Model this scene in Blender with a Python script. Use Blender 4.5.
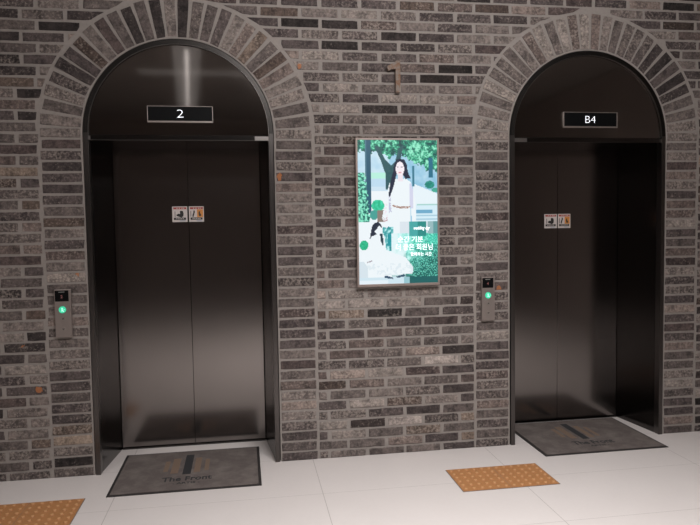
import bpy, bmesh, math, random
from mathutils import Matrix, Vector, noise

for o in list(bpy.data.objects):
    bpy.data.objects.remove(o)
SC = bpy.context.scene
COL = SC.collection
RND = random.Random(7)

# ------------------------------------------------------------------ camera
CAM = Vector((-0.3634, -4.3149, 1.5721))
YAW, PITCH, ROLL, FPX = -0.1595, -0.0572, -0.0155, 654.434
fw = Vector((-math.sin(YAW) * math.cos(PITCH), math.cos(YAW) * math.cos(PITCH), math.sin(PITCH)))
rt = Vector((math.cos(YAW), math.sin(YAW), 0))
up = rt.cross(fw)
r2 = math.cos(ROLL) * rt + math.sin(ROLL) * up
u2 = -math.sin(ROLL) * rt + math.cos(ROLL) * up
cd = bpy.data.cameras.new('camera')
cd.sensor_width = 36.0
cd.lens = FPX / 700 * 36.0
cam = bpy.data.objects.new('camera', cd)
COL.objects.link(cam)
m = Matrix((r2, u2, -fw)).transposed().to_4x4()
m.translation = CAM
cam.matrix_world = m
SC.camera = cam

# ------------------------------------------------------------------ world, lights, exposure
w = bpy.data.worlds.new('world')
SC.world = w
w.use_nodes = True
w.node_tree.nodes['Background'].inputs[0].default_value = (0.9, 0.85, 0.8, 1)
w.node_tree.nodes['Background'].inputs[1].default_value = 0.02
SC.view_settings.view_transform = 'Standard'
SC.view_settings.look = 'None'
SC.view_settings.gamma = 1
SC.view_settings.exposure = 0.14
CEIL = 3.6
WARM = (1.0, 0.975, 0.968)


def area(name, loc, sx, sy, power, color=WARM, spread=180):
    l = bpy.data.lights.new(name, 'AREA')
    l.shape = 'RECTANGLE'
    l.size, l.size_y = sx, sy
    l.energy = power
    l.color = color
    l.spread = math.radians(spread)
    o = bpy.data.objects.new(name, l)
    o.location = loc
    COL.objects.link(o)
    return o


area('main_panel', (0.75, -2.8, CEIL - .06), 1.4, 1.0, 86, spread=116)
wfill = area('wall_fill', (0.72, -2.9, CEIL - .2), 1.9, 0.3, 43, spread=150)  # added fill light turned to the brick wall, not a known fixture
wfill.rotation_euler = (math.radians(76), 0, 0)
area('left_fill', (-2.75, -3.0, CEIL - .06), 0.5, 0.5, 26, spread=150)  # added fill light to brighten the left side
t1 = area('tube_light', (-1.10, -5.2, CEIL - .03), 0.03, 3.7, 1.0)
t2 = area('tube_halo', (-1.10, -5.2, CEIL - .01), 0.32, 4.4, 1.2)  # added dim panel that spreads a halo round the tube's reflection
t1.rotation_euler = t2.rotation_euler = (0, 0, math.radians(-4.5))
area('cross_tray', (-0.85, -4.5, CEIL - .02), 1.6, 0.3, 0.3)
sp = bpy.data.lights.new('downlight', 'SPOT')
sp.energy = 3
sp.spot_size = math.radians(80)
sp.spot_blend = 0.8
sp.shadow_soft_size = 0.04
sp.color = WARM
so = bpy.data.objects.new('downlight', sp)
so.location = (-0.83, -3.5, CEIL - .03)
COL.objects.link(so)

# ------------------------------------------------------------------ colour helpers


def s2l(c):
    c = c / 255.0
    return c / 12.92 if c <= 0.04045 else ((c + 0.055) / 1.055) ** 2.4


def rgb(r, g, b, a=1.0):
    return (s2l(r), s2l(g), s2l(b), a)


def newmat(name):
    mt = bpy.data.materials.new(name)
    mt.use_nodes = True
    nt = mt.node_tree
    b = nt.nodes['Principled BSDF']
    return mt, nt, b


def plain(name, col, rough=0.5, metal=0.0, bump=0.0, bscale=80.0, vary=0.0, emit=None, estr=1.0, spec=None):
    mt, nt, b = newmat(name)
    b.inputs['Base Color'].default_value = col
    b.inputs['Roughness'].default_value = rough
    b.inputs['Metallic'].default_value = metal
    if spec is not None:
        b.inputs['Specular IOR Level'].default_value = spec
    if emit:
        b.inputs['Emission Color'].default_value = emit
        b.inputs['Emission Strength'].default_value = estr
    if vary or bump:
        tc = nt.nodes.new('ShaderNodeTexCoord')
        nz = nt.nodes.new('ShaderNodeTexNoise')
        nz.inputs['Scale'].default_value = bscale
        nz.inputs['Detail'].default_value = 5
        nt.links.new(tc.outputs['Object'], nz.inputs['Vector'])
        if vary:
            mx = nt.nodes.new('ShaderNodeMix')
            mx.data_type = 'RGBA'
            mx.inputs[6].default_value = tuple(c * (1 - vary) for c in col[:3]) + (1,)
            mx.inputs[7].default_value = tuple(min(1, c * (1 + vary)) for c in col[:3]) + (1,)
            nt.links.new(nz.outputs['Fac'], mx.inputs[0])
            nt.links.new(mx.outputs[2], b.inputs['Base Color'])
        if bump:
            bp = nt.nodes.new('ShaderNodeBump')
            bp.inputs['Strength'].default_value = bump
            bp.inputs['Distance'].default_value = 0.004
            nt.links.new(nz.outputs['Fac'], bp.inputs['Height'])
            nt.links.new(bp.outputs[0], b.inputs['Normal'])
    return mt


def ramp(nt, stops):
    r = nt.nodes.new('ShaderNodeValToRGB')
    e = r.color_ramp.elements
    while len(e) < len(stops):
        e.new(0.5)
    for i, (p, c) in enumerate(stops):
        e[i].position = p
        e[i].color = c
    return r


def mixc(nt, a, b, f, mode='MIX'):
    mx = nt.nodes.new('ShaderNodeMix')
    mx.data_type = 'RGBA'
    mx.blend_type = mode
    for sock, v in ((mx.inputs[6], a), (mx.inputs[7], b), (mx.inputs[0], f)):
        if hasattr(v, 'is_linked') or hasattr(v, 'links'):
            nt.links.new(v, sock)
        else:
            sock.default_value = v
    return mx.outputs[2]


def nnoise(nt, vec, scale, detail=4, rough=0.6):
    nz = nt.nodes.new('ShaderNodeTexNoise')
    nz.inputs['Scale'].default_value = scale
    nz.inputs['Detail'].default_value = detail
    nz.inputs['Roughness'].default_value = rough
    nt.links.new(vec, nz.inputs['Vector'])
    return nz.outputs['Fac']


def math_node(nt, op, a, b=0.0, clamp=False):
    n = nt.nodes.new('ShaderNodeMath')
    n.operation = op
    n.use_clamp = clamp
    for i, v in enumerate((a, b)):
        if hasattr(v, 'links'):
            nt.links.new(v, n.inputs[i])
        else:
            n.inputs[i].default_value = v
    return n.outputs[0]


# brick: tone comes from each brick's own colour attribute (alpha = how salted the face is)
M_BRICK, nt, b = newmat('reclaimed_brick')
at = nt.nodes.new('ShaderNodeAttribute')
at.attribute_name = 'tone'
tc = nt.nodes.new('ShaderNodeTexCoord')
ob = tc.outputs['Object']
n1 = nnoise(nt, ob, 15, 4, 0.7)
n2 = nnoise(nt, ob, 60, 5, 0.7)
n3 = nnoise(nt, ob, 210, 3, 0.7)
r1 = ramp(nt, [(0.36, (0.52, 0.52, 0.53, 1)), (0.49, (1, 1, 1, 1)), (0.63, (1.40, 1.385, 1.37, 1))])
nt.links.new(n1, r1.inputs[0])
c = mixc(nt, at.outputs['Color'], r1.outputs[0], 0.9, 'MULTIPLY')
r2n = ramp(nt, [(0.33, (0.70, 0.69, 0.69, 1)), (0.62, (1.15, 1.145, 1.14, 1))])
nt.links.new(n2, r2n.inputs[0])
c = mixc(nt, c, r2n.outputs[0], 0.8, 'MULTIPLY')
# lime salt crust
th = math_node(nt, 'MULTIPLY', at.outputs['Alpha'], 0.22)
s = math_node(nt, 'ADD', n2, th)
nl = nnoise(nt, ob, 9, 2)
s = math_node(nt, 'ADD', s, math_node(nt, 'MULTIPLY', nl, 0.35))
rs = ramp(nt, [(0.80, (0, 0, 0, 1)), (0.98, (1, 1, 1, 1))])
nt.links.new(s, rs.inputs[0])
c = mixc(nt, c, rgb(186, 174, 164), math_node(nt, 'MULTIPLY', rs.outputs[0], 0.4))
# pits
rp = ramp(nt, [(0.30, (1, 1, 1, 1)), (0.36, (0, 0, 0, 1))])
nt.links.new(n3, rp.inputs[0])
c = mixc(nt, c, rgb(40, 36, 34), math_node(nt, 'MULTIPLY', rp.outputs[0], 0.8))
# a few orange paint smudges that sit on single bricks
for px_, pz_, rad in ((-0.135, 1.893, .045), (-1.40, 1.288, .022), (0.02, 2.615, .03), (-1.66, 0.57, .03), (-1.75, 0.845, .03), (1.375, 1.12, .03)):
    vd = nt.nodes.new('ShaderNodeVectorMath')
    vd.operation = 'DISTANCE'
    vd.inputs[1].default_value = (px_, 0, pz_)
    nt.links.new(ob, vd.inputs[0])
    dd_ = math_node(nt, 'ADD', math_node(nt, 'DIVIDE', vd.outputs['Value'], rad), math_node(nt, 'MULTIPLY', n1, 3.0))
    mk = math_node(nt, 'LESS_THAN', dd_, 1.95)
    c = mixc(nt, c, rgb(176, 112, 70), math_node(nt, 'MULTIPLY', mk, 0.75))
nt.links.new(c, b.inputs['Base Color'])
b.inputs['Roughness'].default_value = 0.92
b.inputs['Specular IOR Level'].default_value = 0.2
bp = nt.nodes.new('ShaderNodeBump')
bp.inputs['Strength'].default_value = 0.55
bp.inputs['Distance'].default_value = 0.005
nt.links.new(math_node(nt, 'ADD', n2, n3), bp.inputs['Height'])
nt.links.new(bp.outputs[0], b.inputs['Normal'])

M_MORTAR = plain('mortar', rgb(142, 135, 130), 0.95, 0, 0.5, 60, 0.14, spec=0.2)

# floor tiles 1.2 x 0.6 m
M_FLOOR, nt, b = newmat('porcelain_floor_tile')
tc = nt.nodes.new('ShaderNodeTexCoord')
sep = nt.nodes.new('ShaderNodeSeparateXYZ')
nt.links.new(tc.outputs['Object'], sep.inputs[0])


def groove(sock, off, period, half):
    a = math_node(nt, 'SUBTRACT', sock, off)
    a = math_node(nt, 'DIVIDE', a, period)
    fr = math_node(nt, 'FRACT', a)
    d = math_node(nt, 'ABSOLUTE', math_node(nt, 'SUBTRACT', fr, 0.5))
    return math_node(nt, 'GREATER_THAN', d, 0.5 - half / period)


g = math_node(nt, 'MAXIMUM', groove(sep.outputs[0], 0.057, 1.208, 0.0016), groove(sep.outputs[1], -0.575, 0.6, 0.0012))
fn = nnoise(nt, tc.outputs['Object'], 2.2, 5)
c = mixc(nt, rgb(206, 199, 196), rgb(216, 210, 207), fn)
fn2 = nnoise(nt, tc.outputs['Object'], 45, 4)
c = mixc(nt, c, rgb(198, 190, 187), math_node(nt, 'MULTIPLY', fn2, 0.35))
c = mixc(nt, c, rgb(120, 112, 108), math_node(nt, 'MULTIPLY', g, 0.6))
nt.links.new(c, b.inputs['Base Color'])
b.inputs['Roughness'].default_value = 0.5
b.inputs['Specular IOR Level'].default_value = 0.3


def blacksteel(name, tone, rough):
    mt, nt, b = newmat(name)
    tc = nt.nodes.new('ShaderNodeTexCoord')
    mp = nt.nodes.new('ShaderNodeMapping')
    mp.inputs['Scale'].default_value = (1.5, 1.5, 160)
    nt.links.new(tc.outputs['Object'], mp.inputs[0])
    f = nnoise(nt, mp.outputs[0], 6, 3)
    f2 = nnoise(nt, tc.outputs['Object'], 1.6, 2)
    rr = nt.nodes.new('ShaderNodeMapRange')
    rr.inputs[3].default_value = rough * 0.85
    rr.inputs[4].default_value = rough * 1.15
    nt.links.new(f, rr.inputs[0])
    nt.links.new(rr.outputs[0], b.inputs['Roughness'])
    cc = mixc(nt, tuple(x * 0.88 for x in tone[:3]) + (1,), tuple(x * 1.12 for x in tone[:3]) + (1,), f2)
    nt.links.new(cc, b.inputs['Base Color'])
    b.inputs['Metallic'].default_value = 1.0
    return mt


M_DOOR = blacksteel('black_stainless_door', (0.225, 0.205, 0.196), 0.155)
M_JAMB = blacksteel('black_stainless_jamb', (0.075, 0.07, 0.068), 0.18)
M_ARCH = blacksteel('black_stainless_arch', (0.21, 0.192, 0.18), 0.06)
M_FRAME = blacksteel('dark_bronze_frame', (0.11, 0.10, 0.096), 0.3)
M_TRIM = blacksteel('black_arch_trim', (0.04, 0.037, 0.035), 0.35)
M_BAR = blacksteel('worn_steel_bar', (0.22, 0.20, 0.19), 0.35)
M_GAP = plain('black_shadow_gap', rgb(14, 13, 13), 0.8)
M_STEEL = plain('brushed_steel', rgb(160, 150, 145), 0.42, 0.85, 0.05, 300)
M_PANEL = plain('satin_steel_plate', rgb(150, 140, 135), 0.45, 0.75, 0.05, 300)
M_GLASSBLK = plain('black_display_glass', rgb(7, 8, 9), 0.5, spec=0.12)
M_WHITE_E = plain('lit_digits', rgb(240, 240, 245), 0.5, emit=rgb(235, 238, 245), estr=0.9)
M_DIM_E = plain('dim_digits', rgb(90, 50, 50), 0.5, emit=rgb(105, 70, 68), estr=0.6)
M_GREY_E = plain('dim_bar', rgb(120, 120, 118), 0.5)
M_GREEN = plain('green_lit_button', rgb(60, 190, 150), 0.4, emit=rgb(48, 178, 138), estr=0.8)
M_GREEN_L = plain('green_lit_symbol', rgb(170, 235, 210), 0.4, emit=rgb(170, 235, 210), estr=0.9)
M_BTN = plain('steel_button', rgb(150, 142, 136), 0.35, 0.7)
M_BTN_D = plain('button_engraving', rgb(84, 76, 72), 0.5)
M_RUST, nt, b = newmat('rusted_steel')
tc = nt.nodes.new('ShaderNodeTexCoord')
fr_ = nnoise(nt, tc.outputs['Object'], 26, 5, 0.7)
rq = ramp(nt, [(0.42, rgb(116, 84, 62)), (0.56, rgb(122, 112, 104))])
nt.links.new(fr_, rq.inputs[0])
nt.links.new(rq.outputs[0], b.inputs['Base Color'])
b.inputs['Roughness'].default_value = 0.75
M_STKW = plain('sticker_white', rgb(205, 196, 192), 0.5)
M_STKR = plain('sticker_red', rgb(160, 62, 56), 0.5)
M_STKO = plain('sticker_orange', rgb(205, 135, 62), 0.5)
M_STKK = plain('sticker_black', rgb(34, 31, 30), 0.5)
M_STKG = plain('sticker_grey_print', rgb(120, 135, 165), 0.5)
M_RUBBER = plain('black_rubber_edge', rgb(44, 40, 39), 0.7, 0, 0.2, 120, 0.1)
M_CARPET, nt, b = newmat('grey_mat_pile')
tc = nt.nodes.new('ShaderNodeTexCoord')
f1 = nnoise(nt, tc.outputs['Object'], 7, 5, 0.65)
f2 = nnoise(nt, tc.outputs['Object'], 230, 3, 0.7)
rr1 = ramp(nt, [(0.42, rgb(99, 91, 88)), (0.68, rgb(118, 110, 106))])
nt.links.new(f1, rr1.inputs[0])
rr2 = ramp(nt, [(0.3, (0.75, 0.75, 0.75, 1)), (0.7, (1.2, 1.2, 1.2, 1))])
nt.links.new(f2, rr2.inputs[0])
nt.links.new(mixc(nt, rr1.outputs[0], rr2.outputs[0], 0.8, 'MULTIPLY'), b.inputs['Base Color'])
b.inputs['Roughness'].default_value = 0.97
b.inputs['Specular IOR Level'].default_value = 0.1
bp = nt.nodes.new('ShaderNodeBump')
bp.inputs['Strength'].default_value = 0.6
bp.inputs['Distance'].default_value = 0.003
nt.links.new(f2, bp.inputs['Height'])
nt.links.new(bp.outputs[0], b.inputs['Normal'])
M_LOGO_BR = plain('logo_brown_pile', rgb(114, 95, 81), 0.95, 0, 0.4, 200, 0.3)
M_LOGO_BK = plain('logo_black_pile', rgb(42, 42, 44), 0.95, 0, 0.4, 200, 0.2)
M_TACTILE = plain('ochre_tactile_tile', rgb(168, 117, 73), 0.6, 0, 0.2, 20, 0.12)
M_TACTILE_T = plain('worn_stud_top', rgb(196, 148, 102), 0.6)
M_EDGE = plain('grey_tile_edge', rgb(118, 108, 102), 0.7)
M_CEIL = plain('grey_ceiling_paint', rgb(172, 166, 162), 0.8, vary=0.05, bscale=3)
M_DARKWALL = plain('dark_lobby_wall_paint', rgb(165, 155, 150), 0.85, vary=0.08, bscale=2)

# ------------------------------------------------------------------ mesh helpers


def link(name, bm, mats, parent=None, smooth=False, loc=None):
    me = bpy.data.meshes.new(name)
    bm.to_mesh(me)
    bm.free()
    for mt in (mats if isinstance(mats, (list, tuple)) else [mats]):
        me.materials.append(mt)
    if smooth:
        for p in me.polygons:
            p.use_smooth = True
    o = bpy.data.objects.new(name, me)
    COL.objects.link(o)
    if parent:
        o.parent = parent
    if loc:
        o.location = loc
    return o


def box(bm, x0, x1, y0, y1, z0, z1, bev=0.0, mi=0):
    vs = [bm.verts.new((x, y, z)) for x in (x0, x1) for y in (y0, y1) for z in (z0, z1)]
    idx = [(0, 1, 3, 2), (4, 6, 7, 5), (0, 4, 5, 1), (2, 3, 7, 6), (0, 2, 6, 4), (1, 5, 7, 3)]
    fs = [bm.faces.new([vs[i] for i in f]) for f in idx]
    for f in fs:
        f.material_index = mi
    if bev:
        es = list({e for f in fs for e in f.edges})
        bmesh.ops.bevel(bm, geom=es, offset=bev, segments=2, affect='EDGES', profile=0.5)
    return fs


def B(x0, x1, y0, y1, z0, z1, bev=0.0):
    bm = bmesh.new()
    box(bm, x0, x1, y0, y1, z0, z1, bev)
    return bm


def prism_xz(bm, pts, y0, y1, mi=0):
    """outline in x,z extruded from y0 (front) to y1"""
    f = [bm.verts.new((x, y0, z)) for x, z in pts]
    k = [bm.verts.new((x, y1, z)) for x, z in pts]
    n = len(pts)
    fs = [bm.faces.new(f), bm.faces.new(list(reversed(k)))]
    for i in range(n):
        fs.append(bm.faces.new((f[i], k[i], k[(i + 1) % n], f[(i + 1) % n])))
    for q in fs:
        q.material_index = mi
    return fs


def prism_xy(bm, pts, z0, z1, mi=0):
    f = [bm.verts.new((x, y, z1)) for x, y in pts]
    k = [bm.verts.new((x, y, z0)) for x, y in pts]
    n = len(pts)
    fs = [bm.faces.new(f), bm.faces.new(list(reversed(k)))]
    for i in range(n):
        fs.append(bm.faces.new((f[i], k[i], k[(i + 1) % n], f[(i + 1) % n])))
    for q in fs:
        q.material_index = mi
    return fs


def disc_xz(bm, cx, cz, r, y0, y1, n=24, mi=0):
    return prism_xz(bm, [(cx + r * math.cos(2 * math.pi * i / n), cz + r * math.sin(2 * math.pi * i / n)) for i in range(n)], y0, y1, mi)


def fix(bm):
    bmesh.ops.recalc_face_normals(bm, faces=bm.faces)
    return bm


def empty(name, loc, label, cat, group=None):
    o = bpy.data.objects.new(name, None)
    o.empty_display_size = 0.1
    COL.objects.link(o)
    o.location = loc
    return tag(o, label, cat, group)


def tag(o, label=None, cat=None, group=None, kind=None):
    if label:
        o['label'] = label
    if cat:
        o['category'] = cat
    if group:
        o['group'] = group
    if kind:
        o['kind'] = kind
    return o


def text(name, body, size, mat, parent, loc, rot=(math.pi / 2, 0, 0), ext=0.001, sx=1.0, bold=0.0, width=None, shear=0.0):
    cu = bpy.data.curves.new(name, 'FONT')
    cu.body = body
    cu.size = size
    cu.extrude = ext
    cu.offset = bold
    cu.shear = shear
    cu.align_x = 'CENTER'
    cu.align_y = 'CENTER'
    cu.resolution_u = 3
    t = bpy.data.objects.new(name, cu)
    COL.objects.link(t)
    bpy.context.view_layer.update()
    me = bpy.data.meshes.new_from_object(t.evaluated_get(bpy.context.evaluated_depsgraph_get()))
    bpy.data.objects.remove(t)
    if len(me.vertices):
        xs = [v.co.x for v in me.vertices]
        cx, wd = (max(xs) + min(xs)) / 2, max(xs) - min(xs)
        k = (width / wd) if width else sx
        ys = [v.co.y for v in me.vertices]
        cy = (max(ys) + min(ys)) / 2
        for v in me.vertices:
            v.co.x = (v.co.x - cx) * k
            v.co.y -= cy
    me.materials.clear()
    me.materials.append(mat)
    me.name = name
    me.transform(Matrix.Translation(Vector(loc)) @ Matrix.Rotation(rot[2], 4, 'Z') @ Matrix.Rotation(rot[0], 4, 'X'))
    o = bpy.data.objects.new(name, me)
    COL.objects.link(o)
    o.parent = parent
    return o


# ------------------------------------------------------------------ the room
XL, XR, RO = -0.749, 2.049, 0.5915       # arch centres and radius of the openings
ZS = 2.171                                # springing line
X0, X1 = -3.4, 4.6                        # brick wall span
WT = 0.62                                 # wall thickness


def shift(x, z, y):
    """where a wall point lands when the same sight line is cut at depth y in front of the wall"""
    k = (y - CAM.y) / (0 - CAM.y)
    return CAM.x + (x - CAM.x) * k, CAM.z + (z - CAM.z) * k


def struct(name, bm, mats):
    return tag(link(name, fix(bm), mats), kind='structure')


struct('floor', B(X0, X1, -8.5, WT, -0.1, 0.0), M_FLOOR)
struct('ceiling', B(X0, X1, -8.5, WT, CEIL, CEIL + 0.1), M_CEIL)
struct('wall_back', B(X0 - .1, X1 + .1, -8.6, -8.5, -0.1, CEIL + .1), M_DARKWALL)
struct('wall_left', B(X0 - .1, X0, -8.5, WT, -0.1, CEIL + .1), M_DARKWALL)
struct('wall_right', B(X1, X1 + .1, -8.5, WT, -0.1, CEIL + .1), M_DARKWALL)

# brick wall: mortar body with two arched openings, bricks set proud of it
NA = 40
wall = bmesh.new()
tone = wall.loops.layers.float_color.new('tone')


def arc(cx, r, n=NA):
    return [(cx + r * math.cos(math.pi - math.pi * i / n), ZS + r * math.sin(math.pi * i / n)) for i in range(n + 1)]


def mortar_block(pts, y0=0.004, y1=WT):
    prism_xz(wall, pts, y0, y1, 0)


mortar_block([(X0, 0), (XL - RO, 0), (XL - RO, ZS), (X0, ZS)])
mortar_block([(XL + RO, 0), (XR - RO, 0), (XR - RO, ZS), (XL + RO, ZS)])
mortar_block([(XR + RO, 0), (X1, 0), (X1, ZS), (XR + RO, ZS)])
mortar_block([(X0, ZS), (XL - RO, ZS), (XL - RO, CEIL), (X0, CEIL)])
mortar_block([(XL + RO, ZS), (XR - RO, ZS), (XR - RO, CEIL), (XL + RO, CEIL)])
mortar_block([(XR + RO, ZS), (X1, ZS), (X1, CEIL), (XR + RO, CEIL)])
for cx in (XL, XR):
    a = arc(cx, RO)
    for p, q in zip(a, a[1:]):
        mortar_block([p, q, (q[0], CEIL), (p[0], CEIL)])

TONES = [(46, 42, 41), (64, 58, 57), (83, 75, 74), (97, 89, 86), (116, 107, 103), (138, 129, 123), (160, 150, 144)]


def tone_col(t):
    t = max(0.0, min(6.0, t + RND.uniform(-0.35, 0.35)))
    i = min(5, int(t))
    f = t - i
    c = [TONES[i][k] * (1 - f) + TONES[i + 1][k] * f for k in range(3)]
    h = RND.random()
    if h < 0.06:
        c = [c[0] * 1.03, c[1] * 0.985, c[2] * 0.93]
    elif h < 0.2:
        c = [c[0] * 1.0, c[1] * 0.97, c[2] * 0.96]
    salt = RND.choice([0.0, 0.1, 0.2, 0.35, 0.5, 0.7])
    if t < 1:
        salt *= 0.4
    return (s2l(c[0]), s2l(c[1]), s2l(c[2]), salt)


def rand_tone():
    return RND.choices([0.3, 1, 2, 3, 4, 5], [5, 12, 32, 28, 16, 7])[0]


def brick(poly, t, depth=0.006):
    """poly: outline (x, z). worn outline, chamfered face."""
    pts = []
    n = len(poly)
    for i in range(n):
        a, c_ = Vector(poly[i]), Vector(poly[(i + 1) % n])
        L = (c_ - a).length
        k = max(1, int(L / 0.035))
        for j in range(k):
            pts.append(a.lerp(c_, j / k))
    cen = sum(pts, Vector((0, 0))) / len(pts)
    jit = RND.uniform(0.0006, 0.0018)
    out = []
    for p in pts:
        v = p + Vector((RND.uniform(-jit, jit), RND.uniform(-jit, jit)))
        out.append(v)
    # knock corners back a little
    for i, p in enumerate(pts):
        for q in poly:
            if (p - Vector(q)).length < 1e-6:
                out[i] = out[i] + (cen - out[i]).normalized() * RND.uniform(0.001, 0.006)
    d = depth + RND.uniform(-0.002, 0.002)
    c = tone_col(t)
    k1 = [wall.verts.new((p.x, 0.005, p.y)) for p in out]
    k2 = [wall.verts.new((p.x, 0.005 - d * 0.6, p.y)) for p in out]
    inn = []
    for p in out:
        dd = cen - p
        s_ = 0.0025
        q = Vector((p.x + (s_ if dd.x > 0 else -s_) * min(1, abs(dd.x) / 0.02), p.y + (s_ if dd.y > 0 else -s_) * min(1, abs(dd.y) / 0.02)))
        inn.append(wall.verts.new((q.x, 0.005 - d, q.y)))
    n = len(out)
    fs = []
    for i in range(n):
        j = (i + 1) % n
        fs.append(wall.faces.new((k1[i], k1[j], k2[j], k2[i])))
        fs.append(wall.faces.new((k2[i], k2[j], inn[j], inn[i])))
    fs.append(wall.faces.new(inn))
    for f in fs:
        f.material_index = 1
        for l in f.loops:
            l[tone] = c


RR = 0.855       # outer edge of the arch surrounds
RIN, ROUT = 0.599, 0.840
JL = [3, 0, 3, 5, 3, 2, 2, 3, 2, 2, 3, 4, 4, 3, 4, 4, 3, 3, 5, 4, 3, 2, 4, 2, 3, 2, 2, 2, 1, 2, 2]
J1 = [2, 3, 2, 2, 4, 5, 4, 3, 3, 2, 4, 2, 2, 2, 2, 3, 4, 1, 3, 2, 2, 3, 2, 4, 4, 4, 4, 2, 3, 2, 3]
J2 = [2, 3, 2, 3, 4, 3, 3, 2, 2, 2, 2, 5, 3, 2, 3, 2, 3, 3, 2, 4, 4, 2, 4, 2, 4, 3, 2, 3, 2, 3, 3]
J3 = [3, 4, 2, 2, 3, 5, 4, 3, 3, 4, 2, 2, 2, 5, 2, 3, 2, 4, 1, 3, 3, 2, 5, 3, 3, 2, 4, 4, 2, 4, 3]
for cx, sgn, tones in ((XL, -1, JL), (XL, 1, J1), (XR, -1, J2), (XR, 1, J3)):
    for k, t in enumerate(tones + [4.2]):
        zc = 0.027 + 0.0691 * k
        x0, x1 = sorted((cx + sgn * RIN, cx + sgn * ROUT))
        x0 += RND.uniform(-.003, .004)
        x1 += RND.uniform(-.004, .003)
        tl = RND.uniform(-.0015, .0015)
        h = 0.0268
        brick([(x0, max(0.002, zc - h + tl)), (x1, max(0.002, zc - h - tl)), (x1, zc + h - tl), (x0, zc + h + tl)], t)
RL = [4, 3, 3.5, 2, 1, 2, 2, 3.5, 2, 3, 1, 2.5, 1, 4, 1, 3, 3, 2, 4.5, 4, 3.5, 3, 2, 3.5, 4, 4, 3, 3, 3.5, 3, 4.5]
RR_ = [5, 4, 3, 5, 3, 3, 3, 4, 3, 5, 3.3, 5, 3.3, 5, 4, 4, 3.3, 3.3, 3, 3, 1, 1, 2, 1, 1, 3, 3.5, 4, 2.5, 3, 4]
NR = 28
A0 = math.radians(2.7)
for cx, tones in ((XL, RL), (XR, RR_)):
    for i in range(NR):
        th = math.pi - A0 - (i + 0.5) * (math.pi - 2 * A0) / NR + RND.uniform(-.004, .004)
        d = Vector((math.cos(th), math.sin(th)))
        n_ = Vector((-d.y, d.x))
        c0 = Vector((cx, ZS))
        ri = RIN + RND.uniform(-.001, .004)
        ro = ROUT + RND.uniform(-.008, .006)
        h0, h1 = 0.0272, 0.0340
        pts = [c0 + d * ri - n_ * h0, c0 + d * ro - n_ * h1, c0 + d * ro + n_ * h1, c0 + d * ri + n_ * h0]
        brick([tuple(p) for p in reversed(pts)], tones[i])


# field tones: row -> tones of successive bricks, starting from the given left joint x
def zc_of(k):
    return 0.020 + 0.0682 * k


P = 0.262
MID = {  # between the arches; first brick is the small cut one at x = .09
    0: [2, 4, 3, 4, 2], 1: [3, 3.5, 4, 2, 4], 2: [2, 4.5, 3, 3, 3.5], 3: [5, 1, 6, 1.5, 4], 4: [2, 3.5, 2, 1.5, 3],
    5: [2, 5.5, 2, 4, 2], 6: [4, 3.5, 4.5, 3, 1.5], 7: [1.5, 4, 3.5, 3, 3], 8: [2.5, 5, 5, 2, 2], 9: [2, 2.5, 3, 6, 3],
    10: [3.5, 2.5, 3, 4.5, .6], 11: [2, 3, 3.5, 2.5, 4], 12: [1.5, 2, 2.5, 3, 3], 13: [2, 3, 2, 1.5, 2], 14: [2, 4, .5, 3, 2],
    15: [5, 5, 5, 3, 1.5], 16: [5, 4.5, 4, 4.5, 4], 17: [4, 4, 4, 2, 3], 18: [3, 3.5, 3, 2.5, 2.5], 19: [3, 2, 3, 2, 4],
    20: [2, 3.5, 3, 3, 3], 21: [2, 2, 3, 2, 3], 22: [2, 4, 3, 2, 2], 23: [2, 3, 3, 2, 3], 24: [2, 3, 3, 4, 4],
    25: [2, 2, 3, 3, 3.5], 26: [2, 3, 3, 3, 3], 27: [2, 2, 3, 2, 4], 28: [3, 4, 3, 4, 4], 29: [3, 4, 3, 2, 2],
    30: [4, 2, 2, 4, 4], 31: [3, 2, 1, 2, 4], 32: [4, 3, 4.5, 3.5, 5], 33: [1, 3.5, 3, 4.5, 2], 34: [4, 5, 1, 2, 5],
}
TOP = {  # rows above: dict n -> tone, even rows start at .418+P*n, odd rows at .288+P*n
    35: {-1: 2, 0: 2, 1: 4.5, 2: 5, 3: 4}, 36: {-2: 2, -1: 4.5, 0: 3.5, 1: 3.5, 2: 4, 3: 4},
    37: {-1: 2, 0: 3, 1: 2, 2: 0, 3: 2}, 38: {-2: 4, -1: 3, 0: 2, 1: 3, 2: 0, 3: 2},
    39: {-2: 5, -1: 4.5, 0: 2.5, 1: 2.5, 2: 3.5, 3: 4, 4: 2}, 40: {-2: 2, -1: .3, 0: 2, 1: 1, 2: 3, 3: 2},
    41: {-2: 2, -1: 3.5, 0: 2, 1: 1, 2: 1.5, 3: 4, 4: 4.5}, 42: {-3: 2, -2: .5, -1: 1, 0: 2.5, 1: 4, 2: 2, 3: 4, 4: 3, 5: 3},
    43: {-3: 3, -2: 2.5, -1: 4, 0: 4.5, 1: 3, 2: 1.5, 3: 2, 4: 1.5, 5: 3}, 44: {-3: 2, -2: 2, -1: 2, 0: 2, 1: 2, 2: 2.5, 3: 2, 4: 4},
    45: {3: .5, 4: 2}, 46: {}, 47: {}, 48: {}, 49: {}, 50: {}, 51: {}, 52: {},
}
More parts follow.
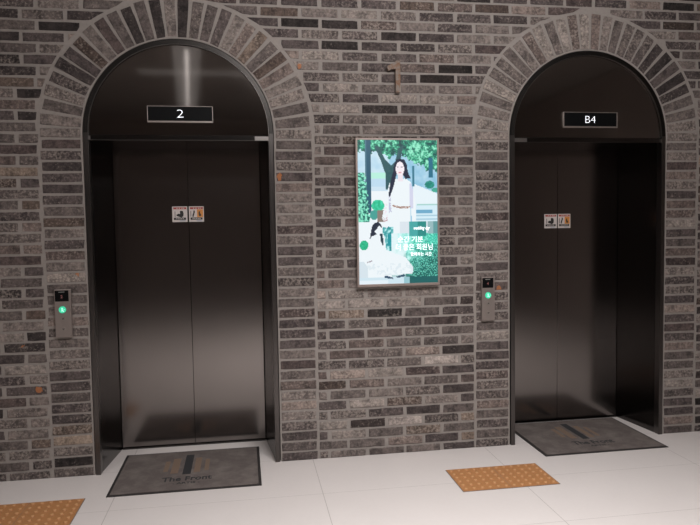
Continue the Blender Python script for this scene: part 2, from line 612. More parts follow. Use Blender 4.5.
LEFT = {0: [2, 3], 1: [3, 2], 2: [3, 3], 3: [3, 3], 4: [2, 4.6], 5: [3, 4], 6: [1, 4.3], 7: [2.5, 4], 8: [2, 2], 9: [2, 4],
        10: [2, 5], 11: [2, 3.3], 12: [2, 1], 13: [4.5, 1], 14: [3, 4.3], 15: [3, 2], 16: [3, 3], 17: [1, 2], 18: [3, 2.5],
        19: [4, 2.5], 20: [3, 2], 21: [3, 4], 22: [3, 3], 23: [3, 4], 24: [3, 2.6], 25: [3, 3], 26: [3, 3], 27: [2, 2],
        28: [3, 4.3], 29: [3, 3], 30: [3, 2], 31: [3, 3], 32: [4, 3.5], 33: [2, 1], 34: [3, 3], 35: [4, .5], 36: [3, 3],
        37: [2, 1], 38: [1, 2], 39: [0, 3], 40: [1, 2.3], 41: [1.5, 3], 42: [1, 3, 1, 3], 43: [3, 2, 4, 3], 44: [3, 3, 4, 3]}


def field_brick(xa, xb, k, t, zone=0):
    """xa, xb are joint centres; clip against both surrounds"""
    x0, x1 = xa + 0.0085 + RND.uniform(-.002, .003), xb - 0.0085 + RND.uniform(-.003, .002)
    zc = zc_of(k) + RND.uniform(-.0015, .0015)
    z0, z1 = max(0.002, zc - 0.0266), min(CEIL, zc + 0.0262 + RND.uniform(-.001, .001))
    if z1 - z0 < 0.01:
        return
    spans = [(x0, x1)]
    zz = [z0, (z0 + z1) / 2, z1]

    def lo_hi(cx):
        bl = []
        for z in zz:
            if z <= ZS:
                bl.append(0.850)
            else:
                bl.append(math.sqrt(max(0.0, (RR + .004) ** 2 - (z - ZS) ** 2)))
        return bl
    # left bounds / right bounds per z
    L = [x0] * 3
    R = [x1] * 3
    out = []

    def emit(L, R):
        if max(r - l for l, r in zip(L, R)) < 0.022:
            return
        d0, d1, d2 = (r - l for l, r in zip(L, R))
        if d0 <= 0.004:
            # the foot of this brick is cut away by the ring: start where it appears
            if d1 <= 0.004:
                return
            q = (0.004 - d0) / (d1 - d0)
            zq = z0 + (zz[1] - z0) * q
            xl, xr = L[0] + (L[1] - L[0]) * q, R[0] + (R[1] - R[0]) * q
            if z1 - zq < 0.02:
                return
            brick([(xl, zq), (xr, zq), (R[1], zz[1]), (R[2], z1), (L[2], z1), (L[1], zz[1])], t)
            return
        R = [max(r, l + 0.004) for l, r in zip(L, R)]
        pts = [(L[0], z0), (R[0], z0)]
        if abs((R[0] + R[2]) / 2 - R[1]) > 1e-4:
            pts.append((R[1], zz[1]))
        pts += [(R[2], z1), (L[2], z1)]
        if abs((L[0] + L[2]) / 2 - L[1]) > 1e-4:
            pts.append((L[1], zz[1]))
        brick(pts, t)
    pieces = [(L, R)]
    for cx in (XL, XR):
        bl = lo_hi(cx)
        if bl == [0.0, 0.0, 0.0]:
            continue
        nxt = []
        for (l, r) in pieces:
            if min(l) > cx + max(bl) or max(r) < cx - max(bl):
                nxt.append((l, r))
                continue
            rl = [min(q, cx - b_) for q, b_ in zip(r, bl)]
            if max(a_ - c_ for a_, c_ in zip(rl, l)) > 0.022:
                nxt.append((l, rl))
            lr = [max(q, cx + b_) for q, b_ in zip(l, bl)]
            if max(a_ - c_ for a_, c_ in zip(r, lr)) > 0.022:
                nxt.append((lr, r))
        pieces = nxt
    for l, r in pieces:
        emit(l, r)


EL, ER, EM0, EM1 = XL - .852, XR + .852, XL + .850, XR - .850
for k in range(53):
    even = k % 2 == 0
    # left of the left arch, up to its centre line
    j = -1.862 if even else -1.724
    if k >= 37:
        j = -1.675 if even else -1.845
    lt = LEFT.get(k, [])
    first = math.ceil((X0 - j) / P) - 1
    xs = [j + P * n for n in range(first, 12)]
    right_end = XL if zc_of(k) > ZS else EL - 0.002
    near = [x for x in xs if x < EL - 0.03]
    tones = {}
    if lt:
        st = near[-min(2, len(lt)):] if len(lt) <= 2 else near[-2:]
        for q, x in enumerate(near[-2:]):
            tones[round(x, 3)] = lt[q] if q < len(lt) else 3
        x = near[-1]
        for q in range(2, len(lt)):
            tones[round(x + P * (q - 1), 3)] = lt[q]
    for x in xs:
        a, c_ = max(x, X0), min(x + P, right_end + 0.011)
        if c_ - a > 0.045:
            field_brick(a, c_, k, tones.get(round(x, 3), rand_tone()))
    # between the arches and above, from the left arch centre to the right arch centre
    j = 0.418 if even else 0.288
    if k < 20:
        j += 0.016
    n0 = math.ceil((XL - j) / P) - 1
    lo = XL if zc_of(k) > ZS else EM0 + 0.0
    hi = XR if zc_of(k) > ZS else EM1
    xs = [j + P * n for n in range(n0, 12)]
    jr = (2.72 if even else 2.60) if k >= 42 else (2.752 if even else 2.62)
    top_join = jr + P * math.ceil((XR - jr) / P)
    if zc_of(k) > ZS + RR - .02:
        hi = top_join
    if k < 35:
        mids = [x for x in xs if x + P > EM0 + 0.02 and x < EM1 - 0.02]
        mt_ = MID[k]
        tm = {round(x, 3): mt_[min(q, 4)] for q, x in enumerate(mids[-5:])}
    else:
        tm = {round(j + P * n, 3): t for n, t in TOP[k].items()}
    for x in xs:
        a, c_ = max(x, lo), min(x + P, hi)
        if zc_of(k) <= ZS:
            a, c_ = max(x, lo - .006), min(x + P, hi + .006)
        if c_ - a > 0.035:
            field_brick(a, c_, k, tm.get(round(x, 3), rand_tone()))
        elif c_ - a > 0 and zc_of(k) <= ZS:
            pass
    # right of the right arch centre
    j = 2.752 if even else 2.62
    if k >= 42:
        j = 2.72 if even else 2.60
    n0 = math.ceil((XR - j) / P) - 1
    lo = XR if zc_of(k) > ZS else ER - .006
    if zc_of(k) > ZS + RR - .02:
        lo = top_join
    for n in range(n0, 12):
        a, c_ = max(j + P * n, lo), min(j + P * (n + 1), X1)
        if c_ - a > 0.045:
            t = rand_tone()
            if k == 45 and n == 0:
                t = 0
            field_brick(a, c_, k, t)
bmesh.ops.recalc_face_normals(wall, faces=wall.faces)
struct_wall = link('wall_front', wall, [M_MORTAR, M_BRICK])
tag(struct_wall, kind='structure')

# ------------------------------------------------------------------ elevators
DY = 0.47        # door plane
RF, RI, RB = 0.586, 0.556, 0.505     # frame outer, frame inner, half width at the doors
ZH = 2.125       # underside of the head


def arch_pts(r, n=36):
    return [(r * math.cos(math.pi - math.pi * i / n), ZS + r * math.sin(math.pi * i / n)) for i in range(n + 1)]


def elevator(cx, label, floor_no, num_width, disp):
    root = empty('elevator_entrance', (cx, 0, 0), label, 'elevator')
    # surround frame: two upright legs and a dark arched trim
    for sg in (-1, 1):
        a_, c_ = sorted((sg * RI, sg * RF))
        link('frame_leg', fix(B(a_, c_, -0.006, 0.05, 0, ZS, .001)), M_FRAME, root)
    bm = bmesh.new()
    outer, inner = arch_pts(RF), arch_pts(RI + .003)
    yf, yb = -0.004, 0.05
    n = len(outer)
    vo = [[bm.verts.new((x, y, z)) for x, z in outer] for y in (yf, yb)]
    vi = [[bm.verts.new((x, y, z)) for x, z in inner] for y in (yf, yb)]
    for i in range(n - 1):
        bm.faces.new((vo[0][i], vo[0][i + 1], vi[0][i + 1], vi[0][i]))
        bm.faces.new((vo[1][i], vi[1][i], vi[1][i + 1], vo[1][i + 1]))
        bm.faces.new((vo[0][i], vo[1][i], vo[1][i + 1], vo[0][i + 1]))
        bm.faces.new((vi[0][i], vi[0][i + 1], vi[1][i + 1], vi[1][i]))
    for i in (0, n - 1):
        bm.faces.new((vo[0][i], vi[0][i], vi[1][i], vo[1][i]))
    link('arch_trim', fix(bm), M_TRIM, root)
    # thin bright strip standing in for the highlight on the arch's inner edge
    bm = bmesh.new()
    a, c_ = arch_pts(RI + .0035), arch_pts(RI + 0.0005)
    for i in range(len(a) - 1):
        prism_xz(bm, [a[i], a[i + 1], c_[i + 1], c_[i]], 0.0, 0.012)
    link('arch_highlight', fix(bm), M_BAR, root)
    # arched panel over the doors
    bm = bmesh.new()
    prism_xz(bm, [(-RI, ZH + .035)] + arch_pts(RI + .003) + [(RI, ZH + .035)], 0.016, 0.05)
    link('arch_panel', fix(bm), M_ARCH, root)
    # head: bar and soffit
    bm = bmesh.new()
    box(bm, -RI, RI, 0.0, 0.05, ZH, ZH + 0.035, 0.003)
    link('transom_bar', fix(bm), M_JAMB, root)
    link('bar_cap', fix(B(-RI, -RI + .09 if cx > 0 else -RI + .012, -0.003, 0.004, ZH + 0.003, ZH + 0.028)), M_BAR, root)
    link('bar_cap', fix(B(RI - 0.088 if cx < 0 else RI - .012, RI, -0.003, 0.004, ZH + 0.003, ZH + 0.028)), M_BAR, root)
    bm = bmesh.new()
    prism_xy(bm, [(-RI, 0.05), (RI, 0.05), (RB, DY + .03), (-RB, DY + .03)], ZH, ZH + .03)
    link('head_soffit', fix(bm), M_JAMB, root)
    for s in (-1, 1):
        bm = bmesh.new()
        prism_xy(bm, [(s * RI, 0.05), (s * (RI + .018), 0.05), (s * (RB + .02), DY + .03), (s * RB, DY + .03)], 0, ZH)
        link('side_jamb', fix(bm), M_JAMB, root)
        # door leaf with its hairline meeting edge
        x0, x1 = (-RB, -0.0012) if s < 0 else (0.0012, RB)
        link('door_leaf', fix(B(x0, x1, DY, DY + .03, 0.012, ZH, 0.0012)), M_DOOR, root)
    link('leaf_gap', fix(B(-0.01, 0.01, DY + .02, DY + .032, 0.014, ZH - .002)), M_GAP, root)
    bm = bmesh.new()
    box(bm, -RB, RB, DY - 0.012, DY + 0.035, 0.0, 0.01)
    for yy in (-0.006, 0.0, 0.006):
        box(bm, -RB + .01, RB - .01, DY - 0.006 + yy, DY - 0.0045 + yy, 0.0095, 0.0115)
    link('door_sill', fix(bm), M_JAMB, root)
    # indicator above the doors
    dx0, dx1, dz0, dz1 = disp
    bm = bmesh.new()
    y0, y1 = 0.002, 0.0165
    t = 0.006
    box(bm, dx0, dx1, y0, y1, dz1 - t * .7, dz1, .001)
    box(bm, dx0, dx1, y0, y1, dz0, dz0 + t * 1.7, .001)
    box(bm, dx0, dx0 + t * .7, y0, y1, dz0, dz1, .001)
    box(bm, dx1 - t * .7, dx1, y0, y1, dz0, dz1, .001)
    fr = link('floor_indicator', fix(bm), M_STEEL, root)
    link('display_glass', fix(B(dx0 + .004, dx1 - .004, 0.007, 0.0155, dz0 + .006, dz1 - .004)), M_GLASSBLK, fr)
    text('floor_digits', floor_no, 0.074, M_WHITE_E, fr, ((dx0 + dx1) / 2, 0.0058, (dz0 + dz1) / 2 + .004), ext=0.0008, width=num_width, bold=-0.0016)
    return root


# the indicator positions are local to each arch centre
e1 = elevator(XL, 'black arched elevator entrance at left, its indicator reading 2', '2', 0.040, (-0.200, 0.207, 2.239, 2.343))
e2 = elevator(XR, 'black arched elevator entrance at right, its indicator reading B4', 'B4', 0.076, (-0.192, 0.215, 2.229, 2.338))

# ------------------------------------------------------------------ warning stickers on the door leaves


def sticker(kind, x, z, label):
    W_, H_ = 0.104, 0.110
    root = empty('warning_sticker', (x, DY, z), label, 'sticker', 'warning stickers on the elevator doors')
    link('backing', fix(B(-W_ / 2, W_ / 2, -0.0012, 0.0, -H_ / 2, H_ / 2)), M_STKW, root)
    link('red_band', fix(B(-W_ / 2 + .008, W_ / 2 - .006, -0.0018, -0.001, H_ / 2 - .020, H_ / 2 - .006)), M_STKR, root)
    bm = bmesh.new()
    for q in (-.022, -.006, .012, .024):
        box(bm, q, q + .007, -0.0022, -0.0016, H_ / 2 - .016, H_ / 2 - .010)
    link('band_marks', fix(bm), M_STKW, root)
    bm = bmesh.new()
    if kind == 'hand':
        # a hand caught at a door edge
        prism_xz(bm, [(-.005, -.018), (.010, -.024), (.024, -.014), (.026, .004), (.022, .022), (.006, .026), (.000, .018), (.003, .002), (-.010, .004), (-.024, -.004), (-.022, -.012)], -0.002, -0.001)
        link('door_edge_mark', fix(B(-.035, -.031, -.002, -.001, -.02, .02)), M_STKK, root)
    else:
        link('orange_field', fix(B(0.004, W_ / 2 - .006, -0.0017, -0.001, -.022, .033)), M_STKO, root)
        prism_xz(bm, [(-.028, -.020), (-.020, -.020), (-.016, -.002), (-.010, .014), (-.012, .026), (-.020, .026), (-.022, .010), (-.028, -.006)], -0.002, -0.001)
        bm_f = bmesh.new()
        prism_xz(bm_f, [(.018, -.012), (.024, -.016), (.034, -.010), (.030, .002), (.024, .006), (.026, .018), (.018, .020), (.014, .008)], -0.0025, -0.0012)
        link('door_edge_mark', fix(B(-.041, -.037, -.002, -.001, -.018, .022)), M_STKK, root)
        link('falling_figure', fix(bm_f), M_STKK, root)
    link('pictogram', fix(bm), M_STKK, root)
    link('caption_band', fix(B(-W_ / 2 + .010, W_ / 2 - .010, -0.0018, -0.001, -.040, -.024)), M_STKK, root)
    bm = bmesh.new()
    for i in range(5):
        box(bm, -.028 + i * .012, -.020 + i * .012, -0.0022, -0.0016, -.034, -.029)
    link('caption_marks', fix(bm), M_STKW, root)
    link('fine_print', fix(B(.0, W_ / 2 - .014, -0.0018, -0.001, -.049, -.045)), M_STKG, root)
    return root


sticker('hand', XL - .061, 1.667, 'square white sticker with red band and dark hand, on the left elevator doors')
sticker('fall', XL + .054, 1.667, 'half orange warning sticker right of the seam of the left elevator doors')
sticker('hand', XR - .058, 1.578, 'square white sticker with red band and dark hand, on the right elevator doors')
sticker('fall', XR + .054, 1.578, 'half orange warning sticker right of the seam of the right elevator doors')

# ------------------------------------------------------------------ call panels


def call_panel(x0, x1, label, digit):
    z0, z1 = 0.897, 1.199
    cx = (x0 + x1) / 2
    hw = (x1 - x0) / 2
    yf = -0.026
    cx = shift(cx, z0, yf)[0] + (.002 if cx < 0 else 0)
    root = empty('call_panel', (cx, 0, z0), label, 'elevator call panel', 'elevator call panels')
    H = z1 - z0
    link('back_box', fix(B(-hw, hw, yf + .006, -0.0036, 0, H, 0.001)), M_STEEL, root)
    link('face_plate', fix(B(-hw + .001, hw - .001, yf, yf + .006, .001, H - .001, 0.0015)), M_PANEL, root)
    ds = link('display_window', fix(B(-hw + .005, hw - .012, yf - .0015, yf + .002, H - .074, H - .006, 0.001)), M_GLASSBLK, root)
    link('indicator_bar', fix(B(-.022, .014, yf - .0022, yf - .001, H - .018, H - .013)), M_GREY_E, ds)
    text('small_digit', digit, 0.026, M_DIM_E, ds, (-.004, yf - .0022, H - .044), ext=.0003, bold=.0006)
    # lit call button
    zb = H - .126
    bm = bmesh.new()
    disc_xz(bm, -.002, zb, 0.0215, yf - .004, yf + .001, 28)
    bt = link('call_button', fix(bm), M_GREEN, root)
    tag(bt, 'green lit round button')
    bm = bmesh.new()
    disc_xz(bm, -.003, zb + .008, .004, yf - .005, yf - .003, 12)
    prism_xz(bm, [(-.009, zb - .012), (-.003, zb - .008), (.006, zb - .013), (.008, zb - .009), (.000, zb - .002), (-.001, zb + .004), (-.006, zb + .004), (-.006, zb - .004)], yf - .005, yf - .003)
    box(bm, .006, .012, yf - .005, yf - .003, zb + .000, zb + .003)
    link('wheelchair_symbol', fix(bm), M_GREEN_L, bt)
    for zb2, upw in ((H - .182, 1), (H - .248, -1)):
        bm = bmesh.new()
        disc_xz(bm, .000, zb2, 0.0145, yf - .003, yf + .001, 24)
        b2 = link('arrow_button', fix(bm), M_BTN, root)
        bm = bmesh.new()
        s = .0075
        prism_xz(bm, [(-s, zb2 - s * .6 * upw), (s, zb2 - s * .6 * upw), (0, zb2 + s * upw)], yf - .0037, yf - .002)
        link('arrow_mark', fix(bm), M_BTN_D, b2)
    return root


call_panel(-1.548, -1.450, 'steel call panel with green lit button, left of the left elevator', '2')
call_panel(1.253, 1.348, 'steel call panel with green lit button, between the screen and the right elevator', '4')

# ------------------------------------------------------------------ the number 1
bm = bmesh.new()
prism_xz(bm, [(.018, 0), (.050, 0), (.050, .205), (.026, .207), (.004, .190), (-.038, .168), (-.040, .160), (-.030, .140), (-.006, .150), (.018, .152)], -0.036, -0.008)
for zz in (.05, .165):
    disc_xz(bm, .034, zz, .006, -.010, .004, 10)
num = link('number_sign', fix(bm), M_RUST, loc=(0.632, 0, 2.445))
tag(num, 'rusty brown metal number 1 mounted on the brick wall above the screen', 'number sign')

# ------------------------------------------------------------------ advertising display
NU, NV = 110, 196
PW, PH = 81.5, 147.0


def inpoly(x, y, poly):
    c = False
    n = len(poly)
    j = n - 1
    for i in range(n):
        xi, yi = poly[i]
        xj, yj = poly[j]
        if (yi > y) != (yj > y) and x < (xj - xi) * (y - yi) / (yj - yi) + xi:
            c = not c
        j = i
    return c


def ell(x, y, cx, cy, rx, ry):
    return ((x - cx) / rx) ** 2 + ((y - cy) / ry) ** 2 < 1


def lerp3(a, b_, f):
    f = max(0.0, min(1.0, f))
    return tuple(a[i] * (1 - f) + b_[i] * f for i in range(3))


def fb(x, y, s, seed=0.0):
    return 0.5 + 0.5 * noise.fractal(Vector((x * s, y * s, seed)), 0.9, 2.0, 3)


WHITE = (238, 246, 250)
DARKG, MIDG, BRTG, MINT = (20, 70, 74), (34, 118, 100), (66, 178, 138), (150, 236, 204)


def foliage(x, y, seed, s=0.22, lift=0.0):
    f = fb(x, y, s, seed) + lift
    g_ = fb(x, y, s * 3.2, seed + 5)
    v = 0.6 * f + 0.4 * g_
    v = 0.47 + (v - 0.5) * 1.2
    if v < 0.42:
        return lerp3(DARKG, MIDG, (v - 0.20) / 0.22)
    if v < 0.56:
        return lerp3(MIDG, BRTG, (v - 0.42) / 0.14)
    return lerp3(BRTG, MINT, (v - 0.56) / 0.12)


W1_HAIR = [(37, 25), (39, 20.5), (43, 18.6), (47.5, 20), (50, 25), (51, 32), (54, 39), (48.5, 39.5), (46.5, 36), (40, 33), (38.5, 38), (37, 45), (34.5, 52), (32.5, 58), (31, 57), (32, 48), (34, 39), (36, 32)]
W1_BODY = [(38.5, 39), (41, 40), (46, 40), (48.5, 38.5), (54, 43), (56, 50), (58.5, 62), (59, 76), (58, 84), (55, 84), (53.5, 66), (53.5, 84), (29, 84), (28, 82), (30, 70), (25.5, 83), (24, 79), (27, 66), (30, 52), (32, 44)]
W2_BODY = [(9, 110), (12, 98), (15, 92), (22, 92), (26, 97), (28, 112), (35, 115), (48, 120), (56, 131), (55, 137), (38, 138), (22, 139), (10, 132), (4, 122)]
W2_HAIR = [(11, 101), (12, 96.5), (12.6, 92), (14, 87), (17, 83.8), (20.5, 83.4), (23.6, 87), (23.4, 89), (21, 86.6), (19, 89.5), (17.6, 91.5), (15.6, 93), (18.4, 95.6), (16.5, 97), (13.6, 97.6)]


def paint(x, y):
    if y < 83.5:
        # street scene beyond the trees
        c = (190, 226, 240)
        if x < 32:
            c = lerp3((176, 214, 236), (214, 236, 246), fb(x, y, .10, 31))
            if y > 40:
                c = (190, 220, 240)
            if 33 < y <= 39:
                c = (184, 240, 222)
            if y > 47:
                c = (206, 228, 242)
            if y > 52:
                c = WHITE
        else:
            c = lerp3((132, 190, 220), (188, 222, 240), fb(x, y, .12, 3))
            if x > 56 and y > 44 + (x - 56) * 0.42:
                c = (232, 244, 250)
            if y > 66 and x > 59:
                c = (214, 238, 248)
                if 71 < y < 75 and x < 76:
                    c = (112, 172, 204)
                elif 76.5 < y < 78 or 80 < y < 81.5:
                    c = (170, 208, 226)
            if 65.5 < y < 66.6 and x > 60:
                c = (170, 214, 210)
        # foliage canopy
        edge = 12 + 7 * (fb(x, 0, .13, 9) - .4) + (max(0, 10 - abs(x - 33)) * .6) + (x - 40) * 0.55 * (x > 40) - max(0, x - 66) * .2
        edge += 8 * (fb(x, y, .35, 2) - .5)
        if y < edge:
            lift = 0.0
            if 22 < x < 30 and 3 < y < 20:
                lift = .05
            if 50 < x < 76 and 6 < y < 26:
                lift = .10
            if x < 20 or 33 < x < 50:
                lift = -.07
            c = foliage(x, y, 1.3, lift=lift)
        # trunks
        if inpoly(x, y, [(17, 6), (21, 6), (28, 20), (34, 26), (38, 22), (42, 8), (47, 5), (44, 18), (38, 32), (37, 50), (28.5, 50), (28, 34), (24, 22)]):
            c = lerp3((36, 82, 88), (60, 98, 104), fb(x, y, .4, 7))
        if 72.5 < x < 77 and 18 < y < 38:
            c = (44, 112, 138)
        if 55.5 < x < 58 and 26 < y < 47:
            c = (60, 124, 146)
        if ell(x, y, 73.5, 45.5, 5, 4):
            c = lerp3((14, 96, 88), (60, 180, 160), fb(x, y, .5, 2))
        if ell(x, y, 79.5, 51, 4, 2.5):
            c = (70, 170, 150)
        # pole
        if 7.6 < x < 13.4 and y < 74:
            c = (44, 90, 112) if x > 8.6 else (78, 122, 140)
        # vine on the left
        if x < 7 + (y - 35) * .1 + 4 * (fb(x, y, .4, 8) - .5) and y > 33:
            v = fb(x, y, .45, 4)
            c = lerp3((22, 96, 90), (142, 236, 204), (v - .36) / .2)
        if ell(x, y, 20, 66.5, 6.5, 6):
            c = lerp3((20, 170, 120), (90, 228, 190), fb(x, y, .4, 12))
        if ell(x, y, 16, 76, 4.5, 5):
            c = (70, 160, 150)
        if 19.5 < x < 26 and y > 71:
            c = (140, 126, 118)
        # the woman in white
        if inpoly(x, y, W1_BODY):
            c = WHITE
            if 52.5 < x < 56.5 and 44 < y < 70:
                c = (212, 214, 236)
            if 31.0 < x < 33.0 + (y - 55) * .05 and 52 < y < 74 and fb(x, y, .6, 21) > .42:
                c = (196, 198, 222)
            if 27 < x < 30 and 62 < y < 80 and fb(x, y, .5, 22) > .55:
                c = (240, 228, 236)
        if inpoly(x, y, W1_HAIR):
            c = (30, 38, 62)
        if ell(x, y, 43.0, 29.3, 4.3, 7.4):
            c = (247, 238, 244)
            if abs(y - 27.6) < .5 and (abs(x - 40.8) < 1.0 or abs(x - 45) < 1.0):
                c = (120, 104, 130)
            if abs(y - 33) < .45 and abs(x - 43) < 1.6:
                c = (226, 170, 180)
        if 40.6 < x < 45.6 and 35 < y < 42:
            c = (240, 230, 238)
        if 34.5 < x < 53 and abs(y - (66.6 + 2.2 * math.sin((x - 34.5) / 18.5 * 2.4))) < 1.0:
            c = (156, 116, 100) if fb(x, y, 1.2, 3) > .45 else (214, 200, 196)
        if 25.5 < x < 30 and 79 < y < 83.5 and fb(x, y, .8, 3) > .5:
            c = (200, 170, 176)
        return c
    # lower picture
    c = WHITE
    if x > 42 and y < 98:
        c = (220, 230, 238)
    if ell(x, y, 5.4, 107, 4.5, 5):
        c = lerp3((20, 150, 110), (60, 214, 160), fb(x, y, .6, 1))
    if 24.5 < x < 35.5 and 86 + 5 * fb(x, 0, .4, 2) < y < 113:
        f = fb(x, y, .35, 6)
        c = lerp3((30, 140, 146), (190, 240, 240), (f - .3) * 2.2)
        if x > 30 and 96 < y < 108:
            c = lerp3((40, 170, 178), (20, 130, 140), f)
    if y > 95 and x > 33:
        f = fb(x, y, .22, 4)
        g_ = max(0, min(1, (x - 40) / 30 + (f - .5) * 1.2))
        c = lerp3((208, 248, 248), (70, 206, 180), g_)
        if y > 107:
            d = max(0, min(1, (y - 107) / 26 + (x - 62) / 40 + (f - .5)))
            c = lerp3(c, (18, 98, 92), d)
        if x < 40 or (y > 112 and x < 48):
            c = lerp3(WHITE, c, .4)
        n_ = fb(x, y, .9, 11)
        if n_ > .58 and x > 50:
            c = lerp3(c, (150, 250, 224), .7)
        elif n_ < .40 and x > 54:
            c = lerp3(c, (16, 130, 116), .6)
    if 51.5 < x < 69.3 and 83.4 < y < 98:
        c = (72, 168, 166) if x < 60.5 else (42, 140, 134)
    if x >= 71 and 83.4 < y < 96:
        c = (150, 186, 190) if x < 77 else (98, 156, 158)
    if x < 9 and y > 124:
        c = (214, 228, 236)
    if y > 140:
        c = (208, 230, 240) if x < 46 else (24, 96, 96)
        if 46 <= x < 52:
            c = (150, 196, 206)
        if x < 30 and y > 143:
            c = (228, 240, 248)
    if inpoly(x, y, W2_BODY):
        c = WHITE
        if y > 126 and fb(x, y, .25, 14) > .56:
            c = (224, 236, 242)
    if inpoly(x, y, W2_HAIR):
        c = (34, 44, 62)
    if inpoly(x, y, [(21.5, 95), (24, 95), (25.5, 104), (24.6, 108.5), (22.5, 103)]):
        c = (38, 66, 78)
    if inpoly(x, y, [(25.5, 138.5), (29, 139), (35, 141), (34.5, 142.2), (26, 141)]) or inpoly(x, y, [(38, 139.8), (46, 137.4), (47.5, 139.5), (38.5, 141.4)]):
        c = (40, 76, 104)
    if 8 < x < 13 and abs(y - 124.6 + (x - 8) * .3) < .6:
        c = (160, 150, 160)
    return c


YF = -0.045
sx0, sz0 = shift(0.380, 1.154, YF)
sx1, sz1 = shift(0.953, 2.149, YF)
disp = empty('advertising_display', ((sx0 + sx1) / 2, 0, sz0), 'lit upright screen between the elevators showing a woman in a white dress', 'display screen')
hw, hh = (sx1 - sx0) / 2, sz1 - sz0
bw = 0.013
bm = bmesh.new()
box(bm, -hw, -hw + bw, YF, YF + .030, 0, hh, .001)
box(bm, hw - bw, hw, YF, YF + .030, 0, hh, .001)
box(bm, -hw + bw, hw - bw, YF, YF + .030, 0, bw * 1.3, .001)
box(bm, -hw + bw, hw - bw, YF, YF + .030, hh - bw, hh, .001)
link('bezel', fix(bm), plain('taupe_metal_bezel', rgb(150, 136, 130), 0.45, 0.4), disp)
link('rear_casing', fix(B(-hw + .01, hw - .01, YF + .028, -0.0036, .01, hh - .01, .002)), M_RUBBER, disp)
bm = bmesh.new()
cl = bm.loops.layers.float_color.new('picture')
gx = [-hw + bw + (2 * hw - 2 * bw) * i / NU for i in range(NU + 1)]
gz = [hh - bw - (hh - 2.3 * bw) * j / NV for j in range(NV + 1)]
vg = [[bm.verts.new((x, YF + .004, z)) for x in gx] for z in gz]
for j in range(NV):
    for i in range(NU):
        f = bm.faces.new((vg[j][i], vg[j + 1][i], vg[j + 1][i + 1], vg[j][i + 1]))
        c = paint((i + .5) / NU * PW, (j + .5) / NV * PH)
        c4 = (s2l(c[0]), s2l(c[1]), s2l(c[2]), 1)
        for l in f.loops:
            l[cl] = c4
M_SCREEN, nt, b = newmat('lit_screen_picture')
at = nt.nodes.new('ShaderNodeAttribute')
at.attribute_name = 'picture'
nt.links.new(at.outputs['Color'], b.inputs['Emission Color'])
b.inputs['Emission Strength'].default_value = 0.90
b.inputs['Base Color'].default_value = (0.01, 0.01, 0.01, 1)
b.inputs['Roughness'].default_value = 0.3
scr = link('screen', bm, M_SCREEN, disp)


def scr_pt(px, py):
    return (-hw + bw + (2 * hw - 2 * bw) * px / PW, YF + .0025, hh - bw - (hh - 2.3 * bw) * py / PH)


sc_ = (2 * hw - 2 * bw) / PW
text('caption', 'wedding day', 5.0 * sc_, M_WHITE_E, scr, scr_pt(65, 90.5), ext=.0004, width=17 * sc_, bold=.0004, shear=.3)
text('headline', '\uc21c\uac04 \uae30\ubd84', 6.6 * sc_, M_WHITE_E, scr, scr_pt(53, 101.5), ext=.0004, width=26 * sc_, bold=.0002)
text('headline', '\ub354 \uc88b\uc740 \ud68c\uc6d0\ub2d8', 7.2 * sc_, M_WHITE_E, scr, scr_pt(57, 109.5), ext=.0004, width=38 * sc_, bold=.0002)
text('caption', '\ud568\uaed8\ud558\ub294 \uc2dc\uac04', 4.2 * sc_, M_WHITE_E, scr, scr_pt(64, 117), ext=.0004, width=22 * sc_, bold=.0004)

# ------------------------------------------------------------------ floor mats


def floor_mat(x, y, label, ow=0.906, od=0.7075):
    root = empty('floor_mat', (x + ow / 2, y + od / 2, 0), label, 'floor mat', 'logo mats in front of the elevators')
    hx, hy = ow / 2, od / 2
    e = 0.018
    bm = bmesh.new()
    box(bm, -hx, hx, -hy, hy, 0.0005, 0.005, .0015)
    link('rubber_border', fix(bm), M_RUBBER, root)
    link('carpet_pile', fix(B(-hx + e, hx - e, -hy + e, hy - e, 0.0045, 0.009, .0015)), M_CARPET, root)
    oy = 0.031
    for dx, wd, a, c_, mt in ((-.137, .030, -.060, .126, M_LOGO_BR), (-.079, .048, -.100, .170, M_LOGO_BR), (0.0, .052, -.125, .230, M_LOGO_BK), (.062, .040, -.100, .165, M_LOGO_BR), (.122, .028, -.080, .127, M_LOGO_BR)):
        link('logo_bar', fix(B(dx - .015 - wd / 2, dx - .015 + wd / 2, a + oy, c_ + oy, 0.0085, 0.0095)), mt, root)
    text('mat_lettering', 'The Front', 0.095, M_LOGO_BK, root, (-.005, -.197 + oy, 0.0092), rot=(0, 0, 0), ext=.0004, width=.305, bold=.0022)
    text('mat_lettering', '- ARTIS -', 0.036, M_LOGO_BK, root, (-.005, -.268 + oy, 0.0092), rot=(0, 0, 0), ext=.0004, width=.165, bold=.0008)
    return root


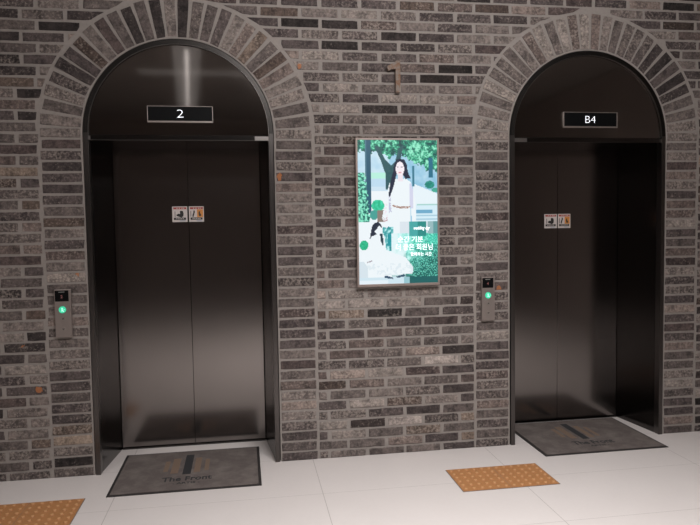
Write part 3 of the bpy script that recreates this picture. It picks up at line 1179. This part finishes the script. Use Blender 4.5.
floor_mat(-1.201, -0.384, 'grey logo mat with black edge in front of the left elevator')
floor_mat(1.6088 - .012, -0.268, 'grey logo mat with black edge in front of the right elevator')

# ------------------------------------------------------------------ tactile paving


def tactile(x, y, label):
    root = empty('tactile_paving', (x, y, 0), label, 'tactile paving', 'ochre tactile paving pads on the floor')
    W_, D_ = 0.6, 0.34
    bm = bmesh.new()
    zt = 0.004
    pw, pd = W_ / 12, D_ / 6
    for i in range(12):
        for j in range(6):
            cx, cy = (i + .5) * pw, (j + .5) * pd
            sq = [bm.verts.new((cx + u * pw / 2, cy + v * pd / 2, zt)) for u, v in ((1, 0), (1, 1), (0, 1), (-1, 1), (-1, 0), (-1, -1), (0, -1), (1, -1))]
            v0 = [bm.verts.new((cx + .0135 * math.cos(a * math.pi / 4), cy + .0135 * math.sin(a * math.pi / 4), zt)) for a in range(8)]
            v1 = [bm.verts.new((cx + .0095 * math.cos(a * math.pi / 4), cy + .0095 * math.sin(a * math.pi / 4), .0085)) for a in range(8)]
            for a in range(8):
                b_ = (a + 1) % 8
                bm.faces.new((sq[a], sq[b_], v0[b_], v0[a]))
                bm.faces.new((v0[a], v0[b_], v1[b_], v1[a]))
            bm.faces.new(v1).material_index = 1
    bmesh.ops.remove_doubles(bm, verts=bm.verts, dist=1e-5)
    be = [e for e in bm.edges if e.is_boundary]
    r_ = bmesh.ops.extrude_edge_only(bm, edges=be)
    for v in r_['geom']:
        if isinstance(v, bmesh.types.BMVert):
            v.co.z = 0.0005
    link('studded_pad', fix(bm), [M_TACTILE, M_TACTILE_T], root)
    link('pad_joint', fix(B(.2992, .3008, .001, D_ - .001, 0.0036, 0.0043)), M_EDGE, root)
    bm = bmesh.new()
    g_ = .004
    for a in ((-g_, W_ + g_, -g_, 0), (-g_, W_ + g_, D_, D_ + g_), (-g_, 0, 0, D_), (W_, W_ + g_, 0, D_)):
        box(bm, a[0], a[1], a[2], a[3], 0.0004, 0.0022)
    link('grout_edge', fix(bm), M_EDGE, root)
    return root


tactile(0.870, -0.713, 'ochre studded tactile paving pad left of the right elevator mat')
tactile(-1.920, -0.718, 'ochre studded tactile paving pad at the lower left, left of the left elevator mat')
